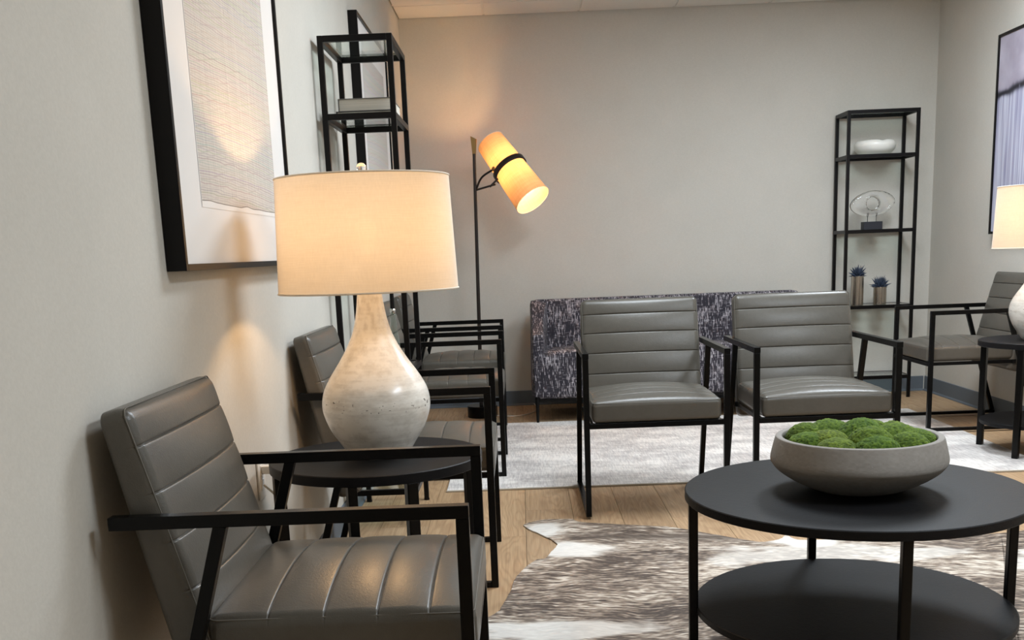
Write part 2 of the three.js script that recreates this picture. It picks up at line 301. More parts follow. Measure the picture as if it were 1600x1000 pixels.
// stitched welt around the top edge of such a slab
function welt(w, len, y, inset, r = 0.0014) {
  const hw = w / 2 - inset, hl = len / 2 - inset, c = 0.018, pts = [];
  for (const [sx, sz, a0] of [[1, 1, 0], [-1, 1, 1], [-1, -1, 2], [1, -1, 3]]) for (let k = 0; k <= 4; k++) { const a = (a0 + k / 4) * Math.PI / 2; pts.push([sx * (hw - c) + c * Math.cos(a), y, sz * (hl - c) + c * Math.sin(a)]); }
  return new THREE.TubeGeometry(new THREE.CatmullRomCurve3(pts.map((q) => V3(...q)), true, 'catmullrom', 0.1), 160, r, 5, true);
}
const CH = { w: 0.54, arm: 0.64, b: 0.022, rear: 0.579, joint: 0.397, foot: 0.585 };
function makeChair(name, label) {
  const t = thing(name, label, 'chair', [0, 0, 0], 0), b = CH.b, hw = CH.w / 2;
  for (const s of [-1, 1]) {
    const x = s * hw;
    part('leg', bx(x - b / 2, x + b / 2, 0, CH.arm - b, -b / 2, b / 2), M.black, t);
    part('armrest', bx(x - b / 2 - 0.001, x + b / 2 + 0.001, CH.arm - b, CH.arm, -CH.rear, b / 2), M.black, t);
    part('leg', bar(V3(x, CH.arm - b + 0.002, -CH.joint), V3(x, b - 0.002, -CH.foot + 0.012), b * 0.96, b), M.black, t);
    part('floor_rail', bx(x - b / 2, x + b / 2, 0.0005, b * 0.8, -CH.foot - 0.008, -b / 2), M.black, t);
    part('seat_rail', bx(x - s * b - b / 4, x - s * b + b / 4, 0.350, 0.368, -0.44, -b / 2), M.black, t);
  }
  part('seat_rail', bx(-hw + b / 2, hw - b / 2, 0.348, 0.369, -b / 2, b / 2), M.black, t);
  part('seat_rail', bx(-hw + b / 2, hw - b / 2, 0.348, 0.369, -0.455, -0.435), M.black, t);
  const W = 0.498, len = 0.462, th = 0.082;
  const seat = part('seat', cushion(W, len, th, 0.02, [0.107, 0.203, 0.294, 0.382], { crown: 0.03, puff: 0.004 }), M.leather, t);
  seat.position.set(0, 0.369 + th / 2, 0.014 - len / 2);
  part('welt', welt(W, len, th / 2 - 0.005, 0.0035), M.thread, seat);
  const BL = 0.52, BT = 0.076;
  const back = part('backrest', cushion(W, BL, BT, 0.023, [0.068, 0.150, 0.236, 0.324, 0.412], { crown: 0.018, puff: 0.004, taper: (s) => 0.35 + 0.75 * s }), M.leather, t);
  // its length runs from the top (s = 0) down; its face looks forward
  const up = V3(0, 0.967, -0.254), nrm = V3(0, 0.254, 0.967), top = V3(0, 0.818, -0.543);
  const m = new THREE.Matrix4().makeBasis(V3(1, 0, 0), nrm, up.clone().negate());
  back.quaternion.setFromRotationMatrix(m);
  back.position.copy(top).addScaledVector(nrm, -BT / 2).addScaledVector(up, -BL / 2);
  part('welt', welt(W, BL, BT / 2 - 0.006, 0.0035), M.thread, back);
  return t;
}
const CHAIRS = 'matching grey leather armchairs';
const RUGTOP = 0.010;
const chair = makeChair('armchair', 'grey channelled leather armchair beside the wall outlet, its seat glowing in lamp light');
chair.userData.group = CHAIRS; chair.position.set(-0.108, 0, -1.955); chair.rotation.y = Math.PI / 2;
copyOf(chair, [-0.113, 0, -3.499], Math.PI / 2, 'grey leather armchair between the big pear-shaped lamp and the black shelf holding books', CHAIRS);
copyOf(chair, [-0.106, RUGTOP, -5.15], Math.PI / 2, 'grey leather armchair just past the black shelf with books, half on the pale rug', CHAIRS);
copyOf(chair, [-0.118, RUGTOP, -6.1], Math.PI / 2, 'grey leather armchair next to the slim floor lamp, in the room corner', CHAIRS);
copyOf(chair, [0.508, RUGTOP, -4.05], 0.006, 'grey leather armchair in front of the patterned sofa, front foot close to the cowhide', CHAIRS);
copyOf(chair, [1.160, RUGTOP, -4.047], 0.008, 'grey leather armchair behind the bowl of moss, in front of the shelf with metal vases', CHAIRS);
copyOf(chair, [2.160, RUGTOP, -5.905], -Math.PI / 2, 'grey leather armchair against the wall by the abstract print, beside another lamp table', CHAIRS);

// ------------------------------------------------------------------ sofa
{
  const fabric = tex(1024, 1024, (u, v) => {
    const a = noise2(u * 210, v * 34, 210, 34), b = noise2(u * 120 + 17, v * 14, 120, 14), c = noise2(u * 24, v * 170, 24, 170), big = fbm(u * 6, v * 6, 3, 6, 6), fine = noise2(u * 300, v * 300, 300, 300);
    const dash = sstep(0.54, 0.70, a * 0.6 + b * 0.4 + (big - 0.5) * 0.4), cross = sstep(0.7, 0.8, c * 0.8 + big * 0.2);
    const base = mix3([34, 32, 40], [60, 55, 62], clamp(b * 0.7 + fine * 0.3));
    return mix3(base, [186, 180, 184], clamp(dash * (0.45 + 0.5 * fine) + cross * 0.4));
  });
  const fab = std({ map: scaled(fabric, 1.7, 1.7), roughness: 0.92, bumpMap: scaled(fabric, 1.7, 1.7), bumpScale: 0.001 });
  const x0 = 0.05, x1 = 1.83, zf = -6.40, zb = -7.14;
  const t = thing('sofa', 'navy and white flecked fabric sofa with sloping arms along the wall', 'sofa');
  // round a box by its distance to an inner box, then shape it
  function soft(xa, xb, ya, yb, za, zc, r, shape, n = [40, 16, 20]) {
    const g = new THREE.BoxGeometry(xb - xa, yb - ya, zc - za, ...n), p = g.attributes.position, h = [(xb - xa) / 2, (yb - ya) / 2, (zc - za) / 2];
    for (let i = 0; i < p.count; i++) {
      const v = V3(p.getX(i), p.getY(i), p.getZ(i)), q = V3(clamp(v.x, -h[0] + r, h[0] - r), clamp(v.y, -h[1] + r, h[1] - r), clamp(v.z, -h[2] + r, h[2] - r)), d = v.clone().sub(q);
      if (d.lengthSq() > 0) v.copy(q).add(d.normalize().multiplyScalar(r));
      const w = V3(v.x + (xa + xb) / 2, v.y + (ya + yb) / 2, v.z + (za + zc) / 2); if (shape) shape(w);
      p.setXYZ(i, w.x, w.y, w.z);
    }
    g.computeVertexNormals(); return boxUV(g);
  }
  part('seat', soft(x0 + 0.008, x1 - 0.008, 0.155, 0.415, -6.98, zf, 0.035, (w) => {
    const c = (w.x - (x0 + x1) / 2) / ((x1 - x0) / 2); const up = sstep(0.2, 0.4, w.y);
    w.y += up * (0.035 * (1 - Math.pow(Math.abs(c), 6)) - 0.02 * sstep(-6.5, -6.95, w.z)); w.z += 0.012 * (1 - c * c) * sstep(-6.6, -6.4, w.z);
  }), fab, t);
  part('backrest', soft(x0 + 0.01, x1 - 0.01, 0.16, 0.725, -7.06, -6.93, 0.04, (w) => { w.z -= (w.y - 0.16) * 0.12; }), fab, t);
  for (const s of [0, 1]) part('arm', soft(0, 0.085, 0, 1, 0, 1, 0.02, (w) => {
    const f = clamp(w.z), topY = mix(0.722, 0.545, sstep(0.0, 1.0, f) * 0.75 + f * 0.25);
    const z = mix(-7.10, zf - 0.035, f), y = mix(0.165, topY, w.y), lean = 0.012 * w.y, inner = 0.05 * Math.pow(1 - f, 2);
    const xx = x0 + w.x * (1 - 0.15 * w.y) + (w.x > 0.05 ? inner : 0) + lean;
    w.set(s ? x0 + x1 - xx : xx, y, z);
  }, [8, 24, 32]), fab, t);
  for (const [x, z] of [[x0 + 0.03, -6.425], [x1 - 0.03, -6.425], [x0 + 0.04, -7.08], [x1 - 0.04, -7.08]]) part('leg', rod(V3(x, z > -6.45 ? RUGTOP : 0, z), V3(x, 0.165, z), 0.008, 0.013, 12), M.black, t);
  part('base_frame', bx(x0 + 0.03, x1 - 0.03, 0.135, 0.165, -7.10, -6.43, 0.004), M.black, t);
}

// ------------------------------------------------------------------ round tables
function discTable(t, r, h, thick, lowY, lowR, legR, legW, angles) {
  const disc = (rr, y0, th) => lathe([[0.0001, y0], [rr - 0.002, y0], [rr, y0 + 0.002], [rr, y0 + th - 0.002], [rr - 0.0025, y0 + th], [0.0001, y0 + th]], 96);
  const flat = (g) => { g = g.toNonIndexed(); g.computeVertexNormals(); return boxUV(toCreasedNormals(g, 0.5)); };
  part('tabletop', flat(disc(r, h - thick, thick)), M.tabletop, t);
  part('lower_shelf', flat(disc(lowR, lowY - 0.018, 0.018)), M.tabletop, t);
  for (const a of angles) {
    const g = bx(-legW / 2, legW / 2, 0, h - thick + 0.001, -legW / 2, legW / 2, 0.003, 2); g.rotateY(-a + Math.PI / 2); g.translate(legR * Math.cos(a), 0, legR * Math.sin(a));
    part('leg', g, M.black, t);
  }
}
const coffee = thing('coffee_table', 'large round black coffee table with lower shelf carrying a bowl of moss', 'table', [0.787, 0.006, -2.505]);
discTable(coffee, 0.403, 0.444, 0.022, 0.156, 0.378, 0.386, 0.022, [0, Math.PI / 2, Math.PI, Math.PI * 1.5].map((a) => a + 0.02));
const ENDS = 'round black side tables';
const END = 0.53;
const sideTable = thing('side_table', 'round black side table with flat legs under the lamp, between two leather armchairs', 'table', [-0.394, 0, -2.743], 0, ENDS);
{
  const a0 = Math.atan2(0.23, 0.11);
  discTable(sideTable, 0.278, END, 0.026, 0.15, 0.255, 0.262, 0.028, [0, 1, 2, 3].map((k) => a0 + k * Math.PI / 2));
}
copyOf(sideTable, [2.452, RUGTOP, -5.045], 0.36, 'round black side table beside the armchair under the abstract print', ENDS);

// ------------------------------------------------------------------ table lamps
const ceramicTone = tex(1024, 1024, (u, v) => {
  const mottle = fbm(u * 26, v * 34, 4, 26, 34), brush = fbm(u * 10, v * 120, 3, 10, 120), crack = fbm(u * 140, v * 140, 2, 140, 140);
  let c = mix3([238, 234, 226], [198, 191, 180], clamp((mottle - 0.36) * 1.3 + (brush - 0.5) * 0.6 + (crack - 0.5) * 0.3));
  const band = Math.exp(-(((v - 0.37) / 0.025) ** 2)), speck = noise2(u * 230, v * 150, 230, 150), sp2 = noise2(u * 90 + 31, v * 60, 90, 60);
  if (speck > 0.97 - 0.12 * band && band > 0.1 && sp2 > 0.5) c = mix3(c, [62, 54, 46], 0.8);
  return c;
});
M.ceramic = new THREE.MeshPhysicalMaterial({ map: ceramicTone, roughness: 0.34, clearcoat: 0.5, clearcoatRoughness: 0.18, bumpMap: ceramicTone, bumpScale: 0.0002 });
const linen = tex(1024, 512, (u, v) => { const t = (noise2(u * 700, v * 30, 700, 30) - 0.5) * 5 + (noise2(u * 40, v * 320, 40, 320) - 0.5) * 7; return [206 + t, 196 + t, 179 + t]; });
M.shade = new THREE.MeshPhysicalMaterial({ map: linen, roughness: 0.95, transmission: 0.36, thickness: 0 });
M.trim = new THREE.MeshPhysicalMaterial({ color: rgb(232, 224, 208), roughness: 0.95, transmission: 0.3, thickness: 0 });
M.bulb = std({ color: 0xffffff, emissive: BULB_COLOR, emissiveIntensity: 3, roughness: 0.5 });
function bulbLight(p, power, at) { const l = new THREE.PointLight(BULB_COLOR, power, 0, 2); l.name = 'bulb_light'; l.position.copy(at); l.castShadow = true; l.shadow.radius = 1.4; p.add(l); }
function tableLamp(label, pos) {
  const t = thing('table_lamp', label, 'lamp', pos, 0, 'matching pear-shaped table lamps');
  part('body', smoothLathe([[0.0001, 0], [0.06, 0], [0.076, 0.004], [0.098, 0.036], [0.122, 0.074], [0.137, 0.115], [0.1395, 0.145], [0.132, 0.178], [0.113, 0.213], [0.088, 0.25], [0.066, 0.287], [0.049, 0.325], [0.038, 0.37], [0.032, 0.415], [0.030, 0.44], [0.024, 0.446], [0.0001, 0.446]], 160, 96), M.ceramic, t);
  part('socket', lathe([[0.0001, 0.44], [0.014, 0.44], [0.014, 0.447], [0.019, 0.45], [0.019, 0.50], [0.014, 0.505], [0.0001, 0.505]], 24), M.brass, t);
  const y0 = 0.427, y1 = 0.705, r0 = 0.2275, r1 = 0.2165;
  const shade = part('lamp_shade', new THREE.CylinderGeometry(r1, r0, y1 - y0, 96, 1, true).translate(0, (y0 + y1) / 2, 0), M.shade, t);
  const ring = (r, y) => new THREE.TorusGeometry(r, 0.0022, 8, 96).rotateX(Math.PI / 2).translate(0, y, 0);
  part('shade_trim', ring(r0, y0), M.trim, shade); part('shade_trim', ring(r1, y1), M.trim, shade);
  const sp = []; for (let k = 0; k < 3; k++) { const a = k * Math.PI * 2 / 3 + 0.4; sp.push(rod(V3(0, 0.69, 0), V3(r1 * Math.cos(a), 0.70, r1 * Math.sin(a)), 0.0018, 0.0018, 6)); }
  part('spider', mergeGeometries(sp), M.chrome, t);
  part('harp', tube([[0.02, 0.49, 0], [0.052, 0.54, 0], [0.055, 0.61, 0], [0.03, 0.675, 0], [0, 0.69, 0], [-0.03, 0.675, 0], [-0.055, 0.61, 0], [-0.052, 0.54, 0], [-0.02, 0.49, 0]], 0.0018, 60, 6), M.chrome, t);
  part('finial', mergeGeometries([rod(V3(0, 0.685, 0), V3(0, 0.718, 0), 0.004, 0.004, 12)]), M.chrome, t);
  part('finial', new THREE.SphereGeometry(0.0125, 28, 20).translate(0, 0.7295, 0), new THREE.MeshPhysicalMaterial({ color: 0xffffff, roughness: 0.03, transmission: 1, thickness: 0.02, ior: 1.5 }), t);
  part('bulb', lathe([[0.0001, 0.503], [0.013, 0.503], [0.014, 0.525], [0.024, 0.548], [0.030, 0.572], [0.026, 0.594], [0.014, 0.606], [0.0001, 0.609]], 28), M.bulb, t);
  bulbLight(t, TABLE_BULB, V3(0, 0.572, 0));
  return t;
}
tableLamp('large pear-shaped speckled ceramic lamp with lit drum shade, beside the line-patterned print', [-0.385, END, -2.743]);
tableLamp('pear-shaped ceramic lamp with lit drum shade, beside the abstract print', [2.44, END + RUGTOP, -5.045]);

// ------------------------------------------------------------------ tall open shelves
const LEV = [1.825, 1.556, 1.091, 0.609, 0.148];
function makeShelf(label, pos, turn) {
  const t = thing('shelf_unit', label, 'shelf', pos, turn, 'tall black open shelves'), W = 0.455, D = 0.27, b = 0.02, x0 = -W / 2, x1 = W / 2, z0 = -D / 2, z1 = D / 2;
  for (const x of [x0 + b / 2, x1 - b / 2]) for (const z of [z0 + b / 2, z1 - b / 2]) {
    const p = part('post', bx(x - b / 2, x + b / 2, 0.008, LEV[0], z - b / 2, z + b / 2), M.blackFrame, t);
    part('foot', new THREE.CylinderGeometry(0.012, 0.012, 0.009, 16).translate(x, 0.0045, z), M.blackFrame, p);
  }
  for (const y of LEV) {
    for (const z of [z0 + b / 2, z1 - b / 2]) part('rail', bx(x0 + b, x1 - b, y - 0.022, y, z - b / 2, z + b / 2), M.blackFrame, t);
    for (const x of [x0 + b / 2, x1 - b / 2]) part('rail', bx(x - b / 2, x + b / 2, y - 0.022, y, z0 + b, z1 - b), M.blackFrame, t);
    part('glass_shelf', bx(x0 + b, x1 - b, y - 0.007, y - 0.001, z0 + b, z1 - b, 0), M.glass, t);
  }
  return t;
}
const shelf = makeShelf('tall black metal shelf with glass shelves holding two stacked books, between leather armchairs', [-0.563, 0, -4.27], Math.PI / 2);
copyOf(shelf, [2.32, 0, -7.115], 0, 'tall black metal shelf in the room corner holding vases, glass sculpture and white bowl', 'tall black open shelves');

// things on the shelf by the corner
const SX = 2.32, SZ = -7.115;
{
  const pts = [[0.0001, 0.0], [0.07, 0.0], [0.095, 0.009], [0.119, 0.030], [0.129, 0.055], [0.126, 0.074], [0.114, 0.087], [0.106, 0.089], [0.104, 0.083], [0.115, 0.069], [0.117, 0.052], [0.105, 0.030], [0.08, 0.013], [0.0001, 0.010]];
  const g = smoothLathe(pts, 80, 72), p = g.attributes.position;
  for (let i = 0; i < p.count; i++) { const x = p.getX(i), y = p.getY(i), z = p.getZ(i), a = Math.atan2(z, x); p.setY(i, y - 0.007 * sstep(0.06, 0.088, y) * Math.exp(-(((a - 1.45) / 0.18) ** 2))); }
  g.computeVertexNormals();
  single('white_bowl', g, std({ color: rgb(236, 235, 228), roughness: 0.3 }), 'rounded white bowl with pinched rim on the upper shelf', 'bowl', [SX - 0.01, LEV[1], SZ]);
}
{
  const t = thing('glass_sculpture', 'clear glass eye-shaped sculpture held on a small black block', 'sculpture', [SX - 0.022, LEV[2], SZ + 0.02]);
  const s = new THREE.Shape(); const A = 0.144, B = 0.082, n = 60, o = [];
  for (let i = 0; i < n; i++) { const a = i / n * Math.PI * 2, c = Math.cos(a), q = Math.sin(a); o.push(new THREE.Vector2(Math.sign(c) * A * Math.pow(Math.abs(c), 1.12), Math.sign(q) * B * Math.pow(Math.abs(q), 1.06))); }
  s.setFromPoints(o);
  const hole = new THREE.Path(); hole.absarc(0, 0, 0.040, 0, Math.PI * 2, true); s.holes.push(hole);
  const g = new THREE.ExtrudeGeometry(s, { depth: 0.010, bevelEnabled: true, bevelThickness: 0.016, bevelSize: 0.020, bevelOffset: -0.020, bevelSegments: 8, curveSegments: 40 });
  g.translate(0, 0, -0.005); g.rotateZ(0.10); g.translate(0, 0.164, 0);
  part('glass_eye', toCreasedNormals(g, 0.6), M.solidGlass, t);
  for (const x of [-0.028, 0.028]) { const h = part('holder', rod(V3(x, 0.05, 0), V3(x, 0.088, 0), 0.002, 0.002, 8), M.black, t); part('prong', mergeGeometries([rod(V3(x, 0.078, 0), V3(x, 0.105, 0.020), 0.0016, 0.0016, 6), rod(V3(x, 0.078, 0), V3(x, 0.105, -0.020), 0.0016, 0.0016, 6)]), M.black, h); }
  part('block', bx(-0.061, 0.061, 0, 0.05, -0.03, 0.03, 0.002), std({ color: rgb(32, 33, 42), roughness: 0.5 }), t);
}
function metalVase(label, x, z, r, h, scale) {
  const t = thing('metal_vase', label, 'vase', [x, LEV[3], z], 0, 'metal vases with succulents');
  part('cylinder', lathe([[0.0001, 0], [r - 0.001, 0], [r, 0.001], [r, h - 0.001], [r - 0.001, h], [r - 0.004, h], [r - 0.004, h - 0.02], [0.0001, h - 0.02]], 48), M.steel, t);
  const leaf = std({ color: rgb(52, 63, 82), roughness: 0.55 }), plant = part('succulent', new THREE.SphereGeometry(0.02 * scale, 16, 12).translate(0, h - 0.004, 0), leaf, t);
  const lg = new THREE.ConeGeometry(0.0105, 1, 6, 4); { const p = lg.attributes.position; for (let i = 0; i < p.count; i++) { const f = p.getY(i) + 0.5, k = 0.55 + 1.3 * Math.sin(Math.PI * clamp(f * 0.9 + 0.12)) * 0.6; p.setXYZ(i, p.getX(i) * k, f, p.getZ(i) * k * 0.6); } lg.computeVertexNormals(); }
  for (const [n, tilt, len] of [[5, 0.18, 0.070], [9, 0.5, 0.074], [11, 0.85, 0.070], [12, 1.2, 0.062], [11, 1.5, 0.05]]) for (let k = 0; k < n; k++) {
    const m = part('leaf', lg, leaf, plant), a = (k + rnd() * 0.5) / n * Math.PI * 2, tt = tilt + (rnd() - 0.5) * 0.2, d = V3(Math.sin(tt) * Math.cos(a), Math.cos(tt), Math.sin(tt) * Math.sin(a));
    m.position.set(d.x * 0.008, h - 0.002 + d.y * 0.006, d.z * 0.008); m.quaternion.setFromUnitVectors(V3(0, 1, 0), d); const L = len * scale * (0.85 + rnd() * 0.3); m.scale.set(scale, L, scale);
  }
}
metalVase('taller brushed metal cylinder vase with blue-grey succulent', 2.213, SZ + 0.03, 0.0405, 0.188, 0.95);
metalVase('shorter brushed metal cylinder vase with blue-grey succulent', 2.362, SZ + 0.03, 0.0415, 0.112, 1.02);

// things on the shelf by the chairs
{
  const paper = std({ color: rgb(226, 222, 214), roughness: 0.85, map: scaled(tex(64, 256, (u, v) => { const t = noise2(u * 4, v * 128, 4, 128) * 22; return [232 - t, 229 - t, 222 - t]; }), 1, 8) });
  function book(label, x0, x1, z0, z1, y, th, cover) {
    const t = thing('book', label, 'book', [(x0 + x1) / 2, y, (z0 + z1) / 2], 0, 'books stacked on the black shelf'), w = x1 - x0, d = z1 - z0;
    part('pages', boxUV(bx(-w / 2 + 0.004, w / 2 - 0.002, 0.0025, th - 0.0025, -d / 2 + 0.004, d / 2 - 0.004, 0.001)), paper, t);
    part('cover', mergeGeometries([bx(-w / 2, w / 2, 0, 0.0025, -d / 2, d / 2, 0.0008), bx(-w / 2, w / 2, th - 0.0025, th, -d / 2, d / 2, 0.0008), bx(-w / 2, -w / 2 + 0.003, 0, th, -d / 2, d / 2, 0.0008)]), cover, t);
  }
  const dark = std({ color: rgb(36, 34, 36), roughness: 0.5 }), grey = std({ color: rgb(110, 108, 104), roughness: 0.5 });
  book('thin pale book with dark cover lying under a thicker book', -0.655, -0.443, -4.43, -4.10, LEV[1], 0.014, dark);
  book('thick pale book with grey cover on top of a thin book', -0.648, -0.450, -4.42, -4.11, LEV[1] + 0.014, 0.046, grey);
  const t = thing('candlestick', 'slender glass and dark metal candlestick standing on the black shelf', 'candlestick', [-0.515, LEV[3], -4.30]);
  part('base', bx(-0.032, 0.032, 0, 0.022, -0.032, 0.032, 0.003), std({ color: rgb(92, 90, 90), roughness: 0.4 }), t);
  part('column', lathe([[0.0001, 0.022], [0.022, 0.022], [0.024, 0.05], [0.017, 0.12], [0.011, 0.19], [0.016, 0.20], [0.009, 0.205], [0.0001, 0.205]], 8), M.glass, t);
  part('knob', new THREE.SphereGeometry(0.013, 20, 14).translate(0, 0.217, 0), M.chrome, t);
  part('stem', rod(V3(0, 0.228, 0), V3(0, 0.33, 0), 0.009, 0.0075, 16), M.blackFrame, t);
}

// ------------------------------------------------------------------ floor lamp
{
  const px = -0.272, pz = -6.82, t = thing('floor_lamp', 'slim dark floor lamp with tilted glowing cylinder shade and brass top', 'lamp', [px, 0, pz]);
  part('base', lathe([[0.0001, 0], [0.095, 0], [0.097, 0.003], [0.097, 0.07], [0.094, 0.074], [0.0001, 0.074]], 48), M.black, t);
  part('pole', rod(V3(-0.006, 0.07, 0), V3(0.018, 1.64, 0), 0.013, 0.0095, 20), M.bronze, t);
  const wedge = new THREE.ExtrudeGeometry(new THREE.Shape([[-0.006, 0], [0.006, 0], [0.019, 0.135], [-0.018, 0.155]].map((p) => new THREE.Vector2(...p))), { depth: 0.006, bevelEnabled: true, bevelThickness: 0.001, bevelSize: 0.001, bevelSegments: 1 });
  part('top_fin', wedge.translate(0.018, 1.59, -0.003), M.brass, t);
  const D = V3(0.508, -0.753, 0.42).normalize(), mid = V3(0.245, 1.525, 0.05), L = 0.485, gap = 0.46;
  const q = new THREE.Quaternion().setFromUnitVectors(V3(0, -1, 0), D);
  const shadeG = new THREE.Group(); 
  const rTop = 0.089, rBot = 0.114, rAt = (f) => mix(rTop, rBot, f);
  const warmLinen = tex(512, 256, (u, v) => { const n = (noise2(u * 260, v * 10, 260, 10) - 0.5) * 12 + (noise2(u * 12, v * 120, 12, 120) - 0.5) * 12; return [228 + n, 186 + n, 132 + n]; });
  const sm = new THREE.MeshPhysicalMaterial({ map: warmLinen, roughness: 0.95, transmission: 0.085, thickness: 0 });
  // local: y down the axis is -y; f from 0 (upper end) to 1 (open lower end)
  const put = (g) => { g.applyQuaternion(q); g.translate(mid.x, mid.y, mid.z); return g; };
  const yAt = (f) => (0.5 - f) * L + 0.0;
  const shade = part('lamp_shade', put(new THREE.CylinderGeometry(rTop, rBot, L, 64, 1, true)), sm, t);
  part('shade_trim', put(new THREE.TorusGeometry(rTop, 0.002, 6, 64).rotateX(Math.PI / 2).translate(0, L / 2, 0)), M.trim, shade);
  part('shade_trim', put(new THREE.TorusGeometry(rBot, 0.002, 6, 64).rotateX(Math.PI / 2).translate(0, -L / 2, 0)), M.trim, shade);
  const rr = rAt(gap) + 0.003;
  part('ring', put(lathe([[rr, yAt(gap) - 0.016], [rr + 0.008, yAt(gap) - 0.016], [rr + 0.008, yAt(gap) + 0.016], [rr, yAt(gap) + 0.016], [rr, yAt(gap) - 0.016]], 64)), M.bronze, t);
  const local = (x, y, z) => V3(x, y, z).applyQuaternion(q).add(mid);
  const start = V3(0.0190, 1.4230, 0.0000), knob = V3(0.1390, 1.5400, 0.0800), low = V3(0.1430, 1.4480, 0.0800);
  part('bracket', new THREE.TubeGeometry(new THREE.CatmullRomCurve3([start, start.clone().lerp(knob, 0.4).add(V3(-0.008, 0.024, 0)), knob]), 40, 0.0065, 8), M.bronze, t);
  part('bracket', rod(start, low, 0.006, 0.006, 10), M.bronze, t);
  part('knob', new THREE.SphereGeometry(0.015, 16, 12).translate(knob.x, knob.y, knob.z), M.brass, t);
  part('lever', bar(low.clone().add(V3(-0.035, -0.014, 0)), low.clone().add(V3(0.02, 0.035, 0)), 0.012, 0.012, 0.002), M.bronze, t);
  const sp = []; for (let k = 0; k < 3; k++) { const a = k * 2.094; sp.push(new THREE.CylinderGeometry(0.002, 0.002, rr, 6).rotateZ(Math.PI / 2).translate(rr / 2, yAt(gap), 0).rotateY(a)); }
  part('spider', put(mergeGeometries(sp)), M.chrome, t);
  part('socket', put(rod(V3(0, yAt(gap) - 0.03, 0), V3(0, yAt(gap) + 0.03, 0), 0.018, 0.018, 16)), M.brass, t);
  for (const [o, h] of [[-0.075, 1], [0.075, 1]]) part('bulb', put(new THREE.SphereGeometry(0.028, 20, 16).translate(0, yAt(gap) + o, 0)), M.bulb, t);
  bulbLight(t, FLOOR_BULB, local(0, yAt(gap) - 0.075, 0)); bulbLight(t, FLOOR_BULB * 0.8, local(0, yAt(gap) + 0.075, 0));
  part('cord', tube([[0.09, 0.006, 0.02], [0.2, 0.004, 0.06], [0.3, 0.004, -0.02], [0.36, 0.004, -0.2], [0.34, 0.01, -0.43]], 0.003, 60, 6), M.cord, t);
}

// ------------------------------------------------------------------ moss bowl on the coffee table
{
  const bx0 = 0.795, bz0 = -2.505, by = 0.45;
  const concrete = tex(1024, 512, (u, v) => { const n = fbm(u * 8, v * 6, 5, 8, 6) - 0.5, f = fbm(u * 160, v * 90, 2, 160, 90) - 0.5, s = noise2(u * 120, v * 60, 120, 60) > 0.965 ? 14 : 0, t = n * 34 + f * 14 + s; return [139 + t, 134 + t, 128 + t]; });
  single('moss_bowl', smoothLathe([[0.0001, 0], [0.08, 0], [0.110, 0.006], [0.150, 0.024], [0.185, 0.047], [0.2005, 0.064], [0.2045, 0.075], [0.202, 0.092], [0.194, 0.124], [0.190, 0.1305], [0.181, 0.1305], [0.177, 0.124], [0.18, 0.09], [0.17, 0.06], [0.12, 0.04], [0.0001, 0.035]], 120, 96), std({ map: concrete, roughness: 0.85, bumpMap: concrete, bumpScale: 0.003 }), 'shallow grey concrete bowl filled with green moss on the coffee table', 'bowl', [bx0, by, bz0]);
  const moss = std({ vertexColors: true, roughness: 1 });
  const mounds = [];
  mounds.push([0.006, -0.004, 0.058, 0.050]);
  for (let k = 0; k < 5; k++) { const a = k * 1.2566 + 0.3, r = 0.084; mounds.push([r * Math.cos(a), r * Math.sin(a), 0.055, 0.041 + 0.006 * Math.sin(k * 2.3)]); }
  for (let k = 0; k < 9; k++) { const a = k * 0.6981 + 0.15, r = 0.127 + 0.004 * Math.sin(k * 2.1); mounds.push([r * Math.cos(a), r * Math.sin(a), 0.049, 0.034 + 0.005 * Math.sin(k * 1.7)]); }
  mounds.forEach(([x, z, r, h], i) => {
    const g = mergeVertices(new THREE.IcosahedronGeometry(1, 26).deleteAttribute('normal').deleteAttribute('uv')), p = g.attributes.position, col = new Float32Array(p.count * 3), sx = r * (0.92 + 0.25 * rnd()), sz = r * (0.88 + 0.22 * rnd()), hh = h * (0.9 + 0.25 * rnd()), tone = rnd();
    for (let k = 0; k < p.count; k++) {
      const nx = p.getX(k), ny = p.getY(k), nz = p.getZ(k), wx = nx * sx, wy = ny * hh, wz = nz * sz;
      const lump = noise3(wx * 30 + i * 9, wy * 30, wz * 30 + 5), fine = noise3(wx * 420 + i * 3, wy * 420 + 40, wz * 420), mid = noise3(wx * 160 + i * 5, wy * 160 + 9, wz * 160);
      const d = 1 + 0.08 * (lump - 0.5) + 0.07 * (fine - 0.5) + 0.05 * (mid - 0.5);
      p.setXYZ(k, wx * d, wy * d, wz * d);
      const c = rgb(...mix3(mix3([34, 52, 10], [126, 146, 44], clamp(1.2 * fine + 0.7 * mid - 0.5)), mix3([92, 104, 30], [56, 92, 24], tone), 0.4));
      col[k * 3] = c.r; col[k * 3 + 1] = c.g; col[k * 3 + 2] = c.b;
    }
    g.setAttribute('color', new THREE.BufferAttribute(col, 3)); g.computeVertexNormals();
    single('moss_mound', g, moss, 'rounded clump of green moss heaped in the concrete bowl', 'moss', [bx0 + x, by + 0.115 - (Math.hypot(x, z) > 0.1 ? 0.003 : 0), bz0 + z], 0, 'moss clumps in the bowl');
  });
}

